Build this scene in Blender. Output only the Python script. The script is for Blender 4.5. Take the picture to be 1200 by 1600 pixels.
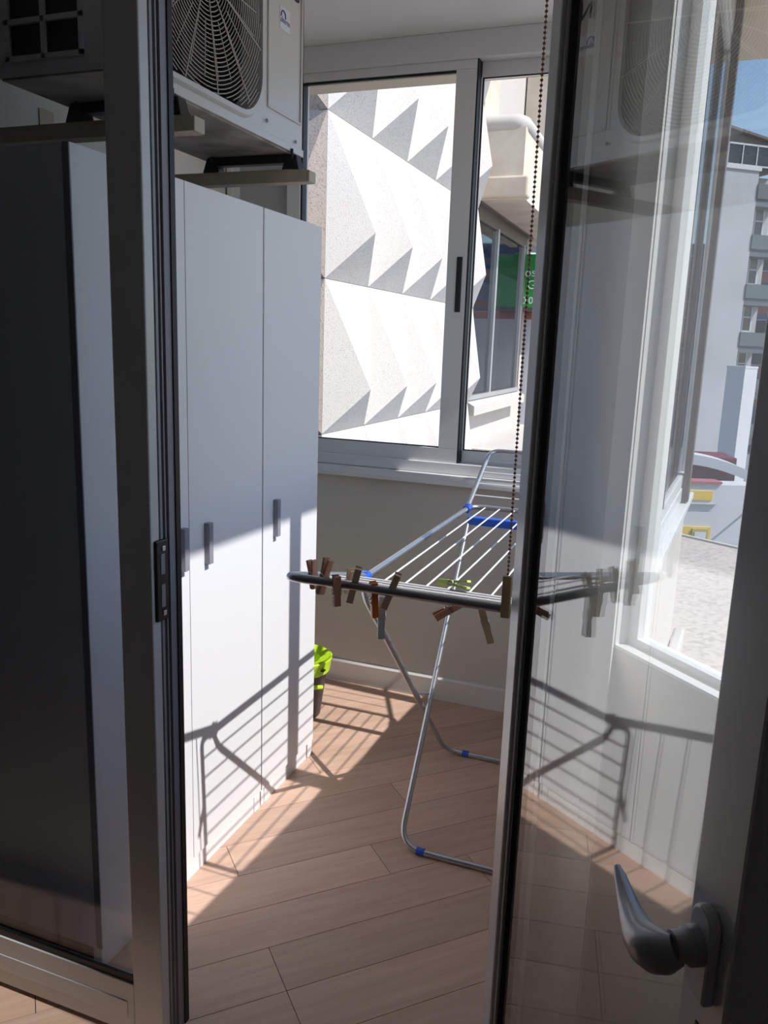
import bpy, bmesh, math, random
from mathutils import Vector, Matrix
random.seed(7)
R = math.radians
D = bpy.data
for o in list(D.objects): D.objects.remove(o)
S = bpy.context.scene
COL = S.collection

# ------------------------------------------------------------------ camera
def make_camera():
    az, pitch, roll = R(20.389), R(11.770), R(2.0213)
    fw = Vector((-math.sin(az)*math.cos(pitch), math.cos(az)*math.cos(pitch), -math.sin(pitch)))
    rt = Vector((math.cos(az), math.sin(az), 0)); up = rt.cross(fw)
    r = math.cos(roll)*rt + math.sin(roll)*up
    u = -math.sin(roll)*rt + math.cos(roll)*up
    m = Matrix(((r.x, u.x, -fw.x, 0), (r.y, u.y, -fw.y, 0), (r.z, u.z, -fw.z, 1.5), (0, 0, 0, 1)))
    cd = D.cameras.new('camera'); c = D.objects.new('camera', cd); COL.objects.link(c)
    c.matrix_world = m
    cd.sensor_fit = 'VERTICAL'; cd.sensor_height = 24.0
    cd.lens = 1264.47/1600*24.0
    cd.clip_start = 0.02; cd.clip_end = 500
    S.camera = c
make_camera()

# ------------------------------------------------------------------ sky, sun, exposure
SUN_TO = Vector((0.877, -0.045, 1.0)).normalized()
w = D.worlds.new('sky'); S.world = w; w.use_nodes = True
nt = w.node_tree; nt.nodes.clear()
sky = nt.nodes.new('ShaderNodeTexSky'); sky.sky_type = 'NISHITA'; sky.sun_disc = False
sky.sun_elevation = math.asin(SUN_TO.z); sky.sun_rotation = R(96); sky.air_density = 1.0; sky.dust_density = 0.6; sky.ozone_density = 2.0
bg = nt.nodes.new('ShaderNodeBackground'); bg.inputs['Strength'].default_value = 0.17
ow = nt.nodes.new('ShaderNodeOutputWorld')
nt.links.new(sky.outputs[0], bg.inputs[0]); nt.links.new(bg.outputs[0], ow.inputs[0])
sl = D.lights.new('sun', 'SUN'); sl.energy = 4.6; sl.angle = R(0.53); sl.color = (1.0, 0.965, 0.93)
so = D.objects.new('sun', sl); COL.objects.link(so)
so.rotation_euler = SUN_TO.to_track_quat('Z', 'Y').to_euler(); so.location = (6, 0, 8)
S.view_settings.view_transform = 'Standard'; S.view_settings.look = 'None'
S.view_settings.exposure = 0.35; S.view_settings.gamma = 1.0; S.view_settings.use_curve_mapping = False

# ------------------------------------------------------------------ materials
def mat(name, col, rough=0.5, metal=0.0, noise=0.0, nscale=8.0, bump=0.0, bscale=60.0, coat=0.0, spec=0.5, col2=None, stretch=None):
    m = D.materials.new(name); m.use_nodes = True; t = m.node_tree
    b = t.nodes['Principled BSDF']; b.inputs['Base Color'].default_value = (*col, 1)
    b.inputs['Roughness'].default_value = rough; b.inputs['Metallic'].default_value = metal
    b.inputs['Coat Weight'].default_value = coat; b.inputs['Coat Roughness'].default_value = 0.12
    b.inputs['Specular IOR Level'].default_value = spec
    tc = t.nodes.new('ShaderNodeTexCoord'); src = tc.outputs['Object']
    if stretch:
        mp = t.nodes.new('ShaderNodeMapping'); mp.inputs['Scale'].default_value = stretch
        t.links.new(src, mp.inputs[0]); src = mp.outputs[0]
    if noise or col2:
        n = t.nodes.new('ShaderNodeTexNoise'); n.inputs['Scale'].default_value = nscale; n.inputs['Detail'].default_value = 6
        t.links.new(src, n.inputs['Vector'])
        r = t.nodes.new('ShaderNodeValToRGB'); r.color_ramp.elements[0].position = 0.35; r.color_ramp.elements[1].position = 0.65
        c2 = col2 if col2 else tuple(c*(1-noise) for c in col)
        r.color_ramp.elements[0].color = (*c2, 1); r.color_ramp.elements[1].color = (*col, 1)
        t.links.new(n.outputs[0], r.inputs[0]); t.links.new(r.outputs[0], b.inputs['Base Color'])
    if bump:
        n = t.nodes.new('ShaderNodeTexNoise'); n.inputs['Scale'].default_value = bscale; n.inputs['Detail'].default_value = 4
        t.links.new(src, n.inputs['Vector'])
        bn = t.nodes.new('ShaderNodeBump'); bn.inputs['Strength'].default_value = bump; bn.inputs['Distance'].default_value = 0.004
        t.links.new(n.outputs[0], bn.inputs['Height']); t.links.new(bn.outputs[0], b.inputs['Normal'])
    return m

def glass(name, tint, f0=0.04, rough=0.0):
    # coated window pane: clear transmission plus Fresnel (Schlick) reflection, lets the sun through
    m = D.materials.new(name); m.use_nodes = True; t = m.node_tree; t.nodes.clear()
    o = t.nodes.new('ShaderNodeOutputMaterial'); mx = t.nodes.new('ShaderNodeMixShader')
    tr = t.nodes.new('ShaderNodeBsdfTransparent'); tr.inputs[0].default_value = (*tint, 1)
    gl = t.nodes.new('ShaderNodeBsdfGlossy'); gl.inputs['Roughness'].default_value = rough
    g = t.nodes.new('ShaderNodeNewGeometry'); dt = t.nodes.new('ShaderNodeVectorMath'); dt.operation = 'DOT_PRODUCT'
    t.links.new(g.outputs['Normal'], dt.inputs[0]); t.links.new(g.outputs['Incoming'], dt.inputs[1])
    def mth(op, a, b=None):
        n = t.nodes.new('ShaderNodeMath'); n.operation = op
        for i, v in enumerate((a, b)):
            if v is None: continue
            if isinstance(v, (int, float)): n.inputs[i].default_value = v
            else: t.links.new(v, n.inputs[i])
        return n.outputs[0]
    c = mth('ABSOLUTE', dt.outputs['Value']); p = mth('POWER', mth('SUBTRACT', 1.0, c), 5.0)
    f = mth('ADD', mth('MULTIPLY', p, 1-f0), f0)
    t.links.new(f, mx.inputs[0]); t.links.new(tr.outputs[0], mx.inputs[1]); t.links.new(gl.outputs[0], mx.inputs[2])
    t.links.new(mx.outputs[0], o.inputs[0])
    return m

def translucent(name, col):
    m = D.materials.new(name); m.use_nodes = True; t = m.node_tree; t.nodes.clear()
    o = t.nodes.new('ShaderNodeOutputMaterial'); mx = t.nodes.new('ShaderNodeMixShader'); mx.inputs[0].default_value = 1.0
    d = t.nodes.new('ShaderNodeBsdfDiffuse'); d.inputs[0].default_value = (*col, 1)
    tl = t.nodes.new('ShaderNodeBsdfTranslucent'); tl.inputs[0].default_value = (*col, 1)
    t.links.new(d.outputs[0], mx.inputs[1]); t.links.new(tl.outputs[0], mx.inputs[2]); t.links.new(mx.outputs[0], o.inputs[0])
    return m

def speckle(name, base, dark, scale=120.0, amount=0.55):
    m = D.materials.new(name); m.use_nodes = True; t = m.node_tree; b = t.nodes['Principled BSDF']
    b.inputs['Roughness'].default_value = 0.85
    tc = t.nodes.new('ShaderNodeTexCoord')
    v = t.nodes.new('ShaderNodeTexVoronoi'); v.inputs['Scale'].default_value = scale
    t.links.new(tc.outputs['Object'], v.inputs['Vector'])
    r = t.nodes.new('ShaderNodeValToRGB'); r.color_ramp.elements[0].position = 0.1; r.color_ramp.elements[1].position = amount
    r.color_ramp.elements[0].color = (*dark, 1); r.color_ramp.elements[1].color = (*base, 1)
    t.links.new(v.outputs['Color'], r.inputs[0]); 
    n = t.nodes.new('ShaderNodeTexNoise'); n.inputs['Scale'].default_value = 1.3
    t.links.new(tc.outputs['Object'], n.inputs['Vector'])
    mr = t.nodes.new('ShaderNodeMapRange'); mr.inputs['To Min'].default_value = 0.85; mr.inputs['To Max'].default_value = 1.1
    t.links.new(n.outputs[0], mr.inputs['Value'])
    mm = t.nodes.new('ShaderNodeVectorMath'); mm.operation = 'SCALE'
    t.links.new(r.outputs[0], mm.inputs[0]); t.links.new(mr.outputs[0], mm.inputs['Scale'])
    t.links.new(mm.outputs[0], b.inputs['Base Color'])
    bn = t.nodes.new('ShaderNodeBump'); bn.inputs['Strength'].default_value = 0.3; bn.inputs['Distance'].default_value = 0.004
    t.links.new(v.outputs['Distance'], bn.inputs['Height']); t.links.new(bn.outputs[0], b.inputs['Normal'])
    return m

def wood_tile(name, a, b_):
    m = D.materials.new(name); m.use_nodes = True; t = m.node_tree; b = t.nodes['Principled BSDF']
    b.inputs['Roughness'].default_value = 0.42
    tc = t.nodes.new('ShaderNodeTexCoord'); oi = t.nodes.new('ShaderNodeObjectInfo')
    rot = t.nodes.new('ShaderNodeMapping'); rot.inputs['Rotation'].default_value = (0, 0, R(-45)); rot.inputs['Scale'].default_value = (1.0, 1.0, 1.0)
    t.links.new(tc.outputs['Object'], rot.inputs[0])
    st = t.nodes.new('ShaderNodeMapping'); st.inputs['Scale'].default_value = (2.2, 26.0, 1.0)
    t.links.new(rot.outputs[0], st.inputs[0])
    ad = t.nodes.new('ShaderNodeVectorMath'); ad.operation = 'ADD'
    cb = t.nodes.new('ShaderNodeCombineXYZ')
    ml = t.nodes.new('ShaderNodeMath'); ml.operation = 'MULTIPLY'; ml.inputs[1].default_value = 37.0
    t.links.new(oi.outputs['Random'], ml.inputs[0]); t.links.new(ml.outputs[0], cb.inputs[0]); t.links.new(ml.outputs[0], cb.inputs[2])
    t.links.new(st.outputs[0], ad.inputs[0]); t.links.new(cb.outputs[0], ad.inputs[1])
    n = t.nodes.new('ShaderNodeTexNoise'); n.inputs['Scale'].default_value = 1.6; n.inputs['Detail'].default_value = 7; n.inputs['Roughness'].default_value = 0.65
    t.links.new(ad.outputs[0], n.inputs['Vector'])
    r = t.nodes.new('ShaderNodeValToRGB'); r.color_ramp.elements[0].position = 0.3; r.color_ramp.elements[1].position = 0.7
    r.color_ramp.elements[0].color = (*a, 1); r.color_ramp.elements[1].color = (*b_, 1)
    t.links.new(n.outputs[0], r.inputs[0])
    mr = t.nodes.new('ShaderNodeMapRange'); mr.inputs['To Min'].default_value = 0.9; mr.inputs['To Max'].default_value = 1.08
    t.links.new(oi.outputs['Random'], mr.inputs['Value'])
    mm = t.nodes.new('ShaderNodeVectorMath'); mm.operation = 'SCALE'
    t.links.new(r.outputs[0], mm.inputs[0]); t.links.new(mr.outputs[0], mm.inputs['Scale'])
    t.links.new(mm.outputs[0], b.inputs['Base Color'])
    return m

M = dict(
    frame=mat('white_lacquered_aluminium', (0.72, 0.72, 0.72), 0.3, coat=0.3),
    leaf=mat('white_lacquer_door', (0.66, 0.66, 0.67), 0.28, coat=0.4),
    groove=mat('grey_profile', (0.32, 0.33, 0.36), 0.4),
    rubber=mat('black_gasket', (0.012, 0.012, 0.014), 0.5),
    black=mat('black_plastic', (0.015, 0.015, 0.017), 0.35),
    screw=mat('bright_screw', (0.75, 0.75, 0.75), 0.3, metal=1),
    wall=mat('painted_wall', (0.66, 0.63, 0.60), 0.85, noise=0.04, nscale=3, bump=0.15, bscale=90),
    room=mat('room_wall', (0.58, 0.56, 0.54), 0.9),
    ceil=mat('ceiling_paint', (0.74, 0.73, 0.73), 0.9, noise=0.03, nscale=2),
    base=mat('white_skirting', (0.74, 0.72, 0.70), 0.35, coat=0.3),
    cab=mat('white_melamine', (0.77, 0.765, 0.79), 0.45),
    cabin=mat('grey_cabinet_edge', (0.30, 0.29, 0.28), 0.6),
    handle=mat('grey_handle', (0.27, 0.27, 0.31), 0.45),
    lever=mat('satin_lever', (0.42, 0.42, 0.45), 0.32, metal=0.35),
    grout=mat('floor_joint', (0.20, 0.14, 0.11), 0.9),
    plank=wood_tile('wood_effect_tile', (0.49, 0.315, 0.235), (0.61, 0.42, 0.325)),
    acw=mat('cream_enamel', (0.60, 0.58, 0.57), 0.35, coat=0.3, noise=0.05, nscale=2),
    acdark=mat('ac_interior', (0.035, 0.028, 0.03), 0.7),
    guard=mat('wire_guard', (0.50, 0.47, 0.44), 0.4),
    fan=mat('fan_blade', (0.05, 0.04, 0.045), 0.4),
    pan=mat('dirty_underside', (0.45, 0.42, 0.38), 0.7, col2=(0.2, 0.17, 0.15), nscale=7),
    bracket=mat('beige_bracket', (0.47, 0.40, 0.30), 0.5, noise=0.1, nscale=6),
    steel=mat('silver_tube', (0.55, 0.56, 0.60), 0.28, metal=0.85),
    wire=mat('white_wire', (0.72, 0.73, 0.76), 0.35),
    blue=mat('blue_plastic', (0.02, 0.10, 0.55), 0.35),
    orange=mat('orange_plastic', (1.0, 0.26, 0.05), 0.35),
    lime=mat('lime_plastic', (0.50, 0.78, 0.02), 0.35),
    limep=mat('pale_lime_plastic', (0.68, 0.86, 0.16), 0.35),
    clearp=mat('milky_plastic', (0.90, 0.88, 0.88), 0.25),
    bucket=mat('dark_bucket', (0.05, 0.035, 0.045), 0.45),
    wood=mat('pale_peg_wood', (0.93, 0.73, 0.48), 0.6, col2=(0.80, 0.58, 0.36), nscale=30, stretch=(1, 1, 0.15)),
    woodd=mat('red_peg_wood', (0.75, 0.40, 0.24), 0.6, col2=(0.58, 0.28, 0.16), nscale=30, stretch=(1, 1, 0.15)),
    bead=mat('brown_beads', (0.36, 0.15, 0.08), 0.35),
    weight=mat('olive_weight', (0.46, 0.34, 0.19), 0.5),
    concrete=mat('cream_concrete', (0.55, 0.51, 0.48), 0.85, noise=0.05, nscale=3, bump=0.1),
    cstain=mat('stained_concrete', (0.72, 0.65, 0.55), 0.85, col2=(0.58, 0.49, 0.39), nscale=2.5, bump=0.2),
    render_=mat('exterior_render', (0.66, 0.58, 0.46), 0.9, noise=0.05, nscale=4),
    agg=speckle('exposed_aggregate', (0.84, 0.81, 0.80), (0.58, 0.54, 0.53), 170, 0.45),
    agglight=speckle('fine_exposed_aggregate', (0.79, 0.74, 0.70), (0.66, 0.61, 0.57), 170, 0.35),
    aggshade=speckle('shade_toned_aggregate', (0.50, 0.42, 0.37), (0.36, 0.29, 0.26), 120, 0.4),  # darker copy of the aggregate, painted as if in shade
    terr=speckle('terrace_chippings', (0.58, 0.51, 0.46), (0.42, 0.36, 0.33), 45),
    white=mat('white_render', (0.62, 0.62, 0.65), 0.85, noise=0.04, nscale=0.4),
    whitew=mat('weathered_render', (0.47, 0.47, 0.51), 0.9, col2=(0.41, 0.40, 0.42), nscale=0.25),
    dgrey=mat('slate_grey_balcony', (0.10, 0.12, 0.14), 0.7),
    brick=mat('red_brick_render', (0.30, 0.08, 0.07), 0.85, noise=0.2, nscale=0.6),
    navy=mat('dark_blue_cladding', (0.03, 0.05, 0.14), 0.5),
    stone=mat('grey_beige_render', (0.42, 0.40, 0.40), 0.85),
    maroon=mat('maroon_awning', (0.16, 0.02, 0.04), 0.7),
    yellow=mat('yellow_sign', (0.80, 0.52, 0.05), 0.6),
    yframe=mat('olive_box_frame', (0.45, 0.38, 0.12), 0.6),
    green=mat('green_sign', (0.02, 0.30, 0.06), 0.5),
    pink=mat('dusty_red_coping', (0.40, 0.13, 0.14), 0.8),
    leafy=mat('yellow_green_leaves', (0.28, 0.34, 0.05), 0.6),
    dkglass=mat('dark_window_glass', (0.02, 0.025, 0.03), 0.04, spec=0.45),
    dkframe=mat('bronze_frame', (0.12, 0.09, 0.08), 0.4),
    silver=mat('silver_frame', (0.62, 0.62, 0.62), 0.35, metal=0.6),
    purple=mat('purple_downpipe', (0.16, 0.10, 0.36), 0.6),
    ground=mat('street_asphalt', (0.22, 0.22, 0.22), 0.9),
    txtw=mat('white_letters', (0.85, 0.88, 0.85), 0.5),
    txtk=mat('black_letters', (0.02, 0.02, 0.03), 0.5),
    txtb=mat('blue_letters', (0.10, 0.08, 0.32), 0.5),
    sticker=mat('pale_sticker', (0.70, 0.72, 0.76), 0.4),
    seal=translucent('white_seal', (0.97, 0.98, 0.98)),
    g_left=glass('tinted_pane', (0.86, 0.88, 0.90), 0.045),
    g_right=glass('clear_door_pane', (0.97, 0.985, 0.98), 0.17),
    g_win=glass('clear_window_pane', (0.97, 0.98, 0.98), 0.04),
    frost=mat('grey_sash_panel', (0.46, 0.46, 0.47), 0.4),
)

# ------------------------------------------------------------------ mesh helpers
class MB:
    def __init__(s): s.v = []; s.f = []; s.mi = []; s.m = Matrix.Identity(4)
    def add(s, vs, fs, mi=0):
        k = len(s.v); s.v += [tuple(s.m @ Vector(p)) for p in vs]
        s.f += [tuple(i+k for i in f) for f in fs]; s.mi += [mi]*len(fs); return s
    def box(s, x0, x1, y0, y1, z0, z1, mi=0):
        vs = [(x, y, z) for z in (z0, z1) for y in (y0, y1) for x in (x0, x1)]
        return s.add(vs, [(0, 2, 3, 1), (4, 5, 7, 6), (0, 1, 5, 4), (2, 6, 7, 3), (0, 4, 6, 2), (1, 3, 7, 5)], mi)
    def prism(s, pts, z0, z1, mi=0):
        n = len(pts)
        a = sum(pts[i][0]*pts[(i+1) % n][1]-pts[(i+1) % n][0]*pts[i][1] for i in range(n))
        if a < 0: pts = pts[::-1]
        vs = [(p[0], p[1], z0) for p in pts]+[(p[0], p[1], z1) for p in pts]
        fs = [tuple(range(n-1, -1, -1)), tuple(range(n, 2*n))]+[(i, (i+1) % n, n+(i+1) % n, n+i) for i in range(n)]
        return s.add(vs, fs, mi)
    def extr(s, pts, axis, a0, a1, mi=0):
        # profile extruded along x or y; pts are the two other coordinates (u, z)
        n = len(pts)
        mk = (lambda p, a: (a, p[0], p[1])) if axis == 'x' else (lambda p, a: (p[0], a, p[1]))
        vs = [mk(p, a0) for p in pts]+[mk(p, a1) for p in pts]
        fs = [tuple(range(n)), tuple(range(2*n-1, n-1, -1))]+[(i, n+i, n+(i+1) % n, (i+1) % n) for i in range(n)]
        return s.add(vs, fs, mi)
    def tube(s, pts, r, seg=10, close=False, mi=0, caps=True):
        pts = [Vector(p) for p in pts]; n = len(pts)
        rr = r if isinstance(r, (list, tuple)) else [r]*n
        rings = []; prev = None
        for i, p in enumerate(pts):
            if close: t = (pts[(i+1) % n]-pts[i-1]).normalized()
            else: t = (pts[min(i+1, n-1)]-pts[max(i-1, 0)]).normalized()
            if prev is None:
                up = Vector((0, 0, 1)) if abs(t.z) < 0.9 else Vector((1, 0, 0))
                a = t.cross(up).normalized()
            else:
                a = (prev-t*prev.dot(t)).normalized()
            b = t.cross(a); prev = a
            rings.append([p+(a*math.cos(2*math.pi*k/seg)+b*math.sin(2*math.pi*k/seg))*rr[i] for k in range(seg)])
        vs = [q for g in rings for q in g]; fs = []
        m = n if close else n-1
        for i in range(m):
            j = (i+1) % n
            for k in range(seg):
                l = (k+1) % seg; fs.append((i*seg+k, j*seg+k, j*seg+l, i*seg+l))
        if not close and caps: fs += [tuple(range(seg-1, -1, -1)), tuple((n-1)*seg+k for k in range(seg))]
        return s.add(vs, fs, mi)
    def lathe(s, prof, seg=24, mi=0, cx=0, cy=0):
        n = len(prof); vs = [(cx+r*math.cos(2*math.pi*k/seg), cy+r*math.sin(2*math.pi*k/seg), z) for r, z in prof for k in range(seg)]
        fs = [(i*seg+k, i*seg+(k+1) % seg, (i+1)*seg+(k+1) % seg, (i+1)*seg+k) for i in range(n-1) for k in range(seg)]
        return s.add(vs, fs, mi)
    def build(s, name, m, parent=None, smooth=False, bevel=0.0, kind=None):
        me = D.meshes.new(name); me.from_pydata(s.v, [], s.f)
        for x in (m if isinstance(m, (list, tuple)) else [m]): me.materials.append(x)
        me.polygons.foreach_set('material_index', s.mi)
        if smooth:
            me.polygons.foreach_set('use_smooth', [True]*len(me.polygons))
            me.set_sharp_from_angle(angle=R(40))
        me.update()
        o = D.objects.new(name, me); COL.objects.link(o)
        if parent: o.parent = parent
        if bevel:
            b = o.modifiers.new('bevel', 'BEVEL'); b.width = bevel; b.segments = 2; b.limit_method = 'ANGLE'
        if kind: o['kind'] = kind
        return o

def thing(name, label, cat=None, loc=(0, 0, 0), rz=0.0, group=None, kind=None):
    o = D.objects.new(name, None); COL.objects.link(o); o.location = loc; o.rotation_euler = (0, 0, rz)
    o.empty_display_size = 0.05
    return tag(o, label, cat, group, kind)
def tag(o, label, cat=None, group=None, kind=None):
    o['label'] = label
    if cat: o['category'] = cat
    if group: o['group'] = group
    if kind: o['kind'] = kind
    return o
def struct(name, mb, m, label, cat, parent=None, bevel=0.0, loc=None):
    o = mb.build(name, m, parent, bevel=bevel); o['kind'] = 'structure'
    if loc: o.location = loc
    if not parent: o['label'] = label; o['category'] = cat
    return o
def fillet(pts, rad, seg=6):
    pts = [Vector(p) for p in pts]; out = [pts[0]]
    for i in range(1, len(pts)-1):
        a, b, c = pts[i-1], pts[i], pts[i+1]; u = (a-b).normalized(); v = (c-b).normalized()
        d = min(rad, (a-b).length*0.49, (c-b).length*0.49); p, q = b+u*d, b+v*d
        for k in range(seg+1):
            t = k/seg; out.append(p*(1-t)**2+b*2*t*(1-t)+q*t*t)
    out.append(pts[-1]); return out
def text(name, s, size, m, parent, mw, ext=0.0005, align='LEFT'):
    cu = D.curves.new(name, 'FONT'); cu.body = s; cu.size = size; cu.extrude = ext; cu.align_x = align
    t = D.objects.new(name, cu); COL.objects.link(t)
    me = D.meshes.new_from_object(t); D.objects.remove(t)
    me.materials.clear(); me.materials.append(m); me.name = name
    o = D.objects.new(name, me); COL.objects.link(o); o.parent = parent; o.matrix_local = mw
    return o

Y_DOOR = 1.219          # room face of the doorway
Y_BACK = 3.163          # inner face of the end wall
H = 2.64
xo = lambda y: -0.187+0.0625*y   # outer face of the glazed side
xi = lambda y: -0.240+0.0625*y   # inner face of the window frames

# ------------------------------------------------------------------ structure: floor
fl = struct('floor', MB().box(-2.0, 1.5, -1.2, 3.2, -0.16, -0.012).box(-3.1, -2.0, -2.5, 1.25, -0.16, -0.012).box(-2.0, 1.5, -2.5, -1.2, -0.16, -0.012),
            M['grout'], 'wood effect tiled floor laid on the diagonal through room and balcony', 'floor')
def clip(poly, cpoly):
    out = poly
    n = len(cpoly)
    for i in range(n):
        a, b = cpoly[i], cpoly[(i+1) % n]; inp = out; out = []
        def side(p): return (b[0]-a[0])*(p[1]-a[1])-(b[1]-a[1])*(p[0]-a[0])
        for j in range(len(inp)):
            p, q = inp[j], inp[(j+1) % len(inp)]; sp, sq = side(p), side(q)
            if sp >= 0: out.append(p)
            if (sp > 0 > sq) or (sp < 0 < sq):
                t = sp/(sp-sq); out.append((p[0]+(q[0]-p[0])*t, p[1]+(q[1]-p[1])*t))
        if len(out) < 3: return []
    return out
balc = [(-1.95, 1.262), (xi(1.27)-0.04, 1.262), (xi(3.16)-0.04, 3.163), (-1.95, 3.163)]
room = [(-2.1, -0.2), (1.3, -0.2), (0.14, 1.2), (-0.24, 1.262), (-2.1, 1.262)]
PW, PL = 0.150, 1.20; s2 = math.sqrt(0.5)
# plank axes: along (1,1)/sqrt2; a joint line runs through (-1.007,1.418)
c0 = (-1.007*-s2+1.418*s2); k0 = -14; e0 = (-0.849+1.568)*s2
for k in range(-16, 18):
    v0 = c0+k*PW; off = (e0 + (0.34*PL if k % 2 else 0) + (0.17*PL if k % 3 == 0 else 0)) if k != 0 else e0
    if k == -1: off = e0
    elif k == 0: off = e0-0.45*PL
    for j in range(-5, 6):
        u0 = off+j*PL; g = 0.0009
        rect = [(u0+g, v0+g), (u0+PL-g, v0+g), (u0+PL-g, v0+PW-g), (u0+g, v0+PW-g)]
        rect = [(u*s2-v*s2, u*s2+v*s2) for u, v in rect]
        for reg in (balc, room):
            p = clip(rect, reg)
            if len(p) >= 3:
                ar = abs(sum(p[i][0]*p[(i+1) % len(p)][1]-p[(i+1) % len(p)][0]*p[i][1] for i in range(len(p))))/2
                if ar > 0.0015: MB().prism(p, -0.014, 0.0).build('plank', M['plank'], fl)

# ------------------------------------------------------------------ structure: balcony shell
struct('ceiling', MB().box(-3.1, 0.27, -2.5, 3.62, H, H+0.16), M['ceil'], 'flat pale ceiling slab running out past the glazed end wall', 'ceiling')
struct('ceiling_overhang', MB().prism([(0.27, 3.62), (-0.4, 3.62), (-0.4, 3.21), (0.02, 3.21), (-0.098, 1.33), (0.27, 1.2)], 2.60, H-0.001)
       .prism([(0.27, 3.62), (0.31, 3.62), (0.27, 1.2)], 2.60, H+0.16).box(-2.2, -0.4, 3.21, 3.62, 2.60, H-0.001), M['render_'],
       'beige rendered overhang of the slab above the balcony windows', 'ceiling')
struct('wall_left', MB().box(-2.05, -1.95, 1.30, Y_BACK+0.05, 0, H), M['wall'], 'white wall behind the cabinets carrying the air conditioner', 'wall')
struct('wall_back', MB().box(-1.95, xi(Y_BACK)-0.005, Y_BACK, Y_BACK+0.12, 0, 0.955), M['wall'], 'low grey wall under the sliding windows at the end', 'wall')
struct('wall_back_pier', MB().box(-2.05, -1.94, Y_BACK+0.05, Y_BACK+0.13, 0, H), M['wall'], 'narrow wall strip at the far left corner', 'wall')
struct('baseboard_back', MB().extr([(Y_BACK, 0), (Y_BACK-0.014, 0), (Y_BACK-0.014, 0.092), (Y_BACK-0.009, 0.1), (Y_BACK, 0.1)], 'x', -1.94, xi(Y_BACK)-0.07), M['base'],
       'white glossy skirting along the low end wall', 'baseboard')
def quadprism(y0, y1, f0, f1, z0, z1): return [(f0(y0), y0), (f1(y0), y0), (f1(y1), y1), (f0(y1), y1)], z0, z1
struct('wall_right', MB().prism(*quadprism(1.317, Y_BACK+0.12, lambda y: xi(y)-0.03, lambda y: xo(y), -0.5, 0.955)), M['concrete'],
       'low parapet under the side windows of the balcony', 'wall')
struct('trim_1', MB().prism(*quadprism(1.317, Y_BACK+0.14, lambda y: xi(y)-0.035, lambda y: xo(y)+0.025, 0.955, 0.980)), M['frame'],
       'white sill running under the side windows', 'sill', bevel=0.004)
struct('trim_2', MB().extr([(Y_BACK-0.045, 0.960), (Y_BACK-0.04, 0.984), (Y_BACK+0.14, 0.984), (Y_BACK+0.14, 0.956), (Y_BACK-0.012, 0.956), (Y_BACK-0.02, 0.945), (Y_BACK-0.045, 0.945)], 'x', -1.94, xi(3.1)-0.04), M['frame'],
       'white moulded sill ledge below the end windows', 'sill')

# ------------------------------------------------------------------ window_1 : end wall sliding windows
w1 = thing('window_1', 'white sliding windows across the far end of the balcony', 'window', (0, Y_BACK, 0), kind='structure')
XR = xi(Y_BACK)-0.005
def part(name, mb, m, parent, **k):
    return mb.build(name, m, parent, **k)
part('outer_frame', MB().box(-1.94, XR, 0, 0.10, 0.985, 1.03).box(-1.94, XR, 0, 0.10, 2.545, H).box(-1.94, -1.915, 0, 0.10, 1.03, 2.545), M['frame'], w1, bevel=0.003)
# fixed left sash
part('sash_frame', MB().box(-1.915, -1.60, 0.055, 0.09, 1.03, 1.088).box(-1.915, -1.60, 0.055, 0.09, 2.512, 2.545).box(-1.68, -1.60, 0.055, 0.09, 1.088, 2.512), M['frame'], w1, bevel=0.002)
part('sash_panel', MB().box(-1.915, -1.68, 0.068, 0.075, 1.088, 2.512), M['frost'], w1)
part('gasket', MB().box(-1.60, -1.592, 0.02, 0.06, 1.088, 2.512), M['rubber'], w1)
# middle sash (front track)
part('sash_frame', MB().box(-1.60, -0.872, 0.012, 0.048, 1.03, 1.088).box(-1.60, -0.872, 0.012, 0.048, 2.512, 2.545)
     .box(-0.953, -0.872, 0.012, 0.048, 1.088, 2.512).box(-1.66, -1.60, 0.012, 0.048, 1.03, 2.545), M['frame'], w1, bevel=0.002)
part('gasket', MB().box(-1.60, -0.953, 0.016, 0.030, 2.502, 2.512).box(-1.60, -0.953, 0.016, 0.030, 1.088, 1.092), M['rubber'], w1)
part('pane', MB().box(-1.60, -0.953, 0.030, 0.034, 1.088, 2.512), M['g_win'], w1)
hd = part('handle_recess', MB().box(-0.0115, 0.0115, -0.003, 0.004, -0.105, 0.105), M['black'], w1, bevel=0.003)
hd.location = (-0.902, 0.011, 1.735)
# right sash (rear track)
part('sash_frame', MB().box(-0.868, XR, 0.055, 0.091, 1.03, 1.080).box(-0.868, XR, 0.055, 0.091, 2.492, 2.545).box(-0.90, -0.862, 0.055, 0.091, 1.03, 2.545)
     .box(XR-0.07, XR, 0.055, 0.091, 1.03, 2.545), M['frame'], w1, bevel=0.002)
part('gasket', MB().box(-0.872, -0.866, 0.012, 0.055, 1.03, 2.545).box(-0.862, XR-0.07, 0.060, 0.066, 1.080, 1.084).box(-0.862, XR-0.07, 0.060, 0.066, 2.488, 2.492).box(-0.862, -0.857, 0.06, 0.07, 1.08, 2.49), M['rubber'], w1)
part('pane', MB().box(-0.86, XR-0.07, 0.070, 0.074, 1.084, 2.488), M['g_win'], w1)

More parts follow.
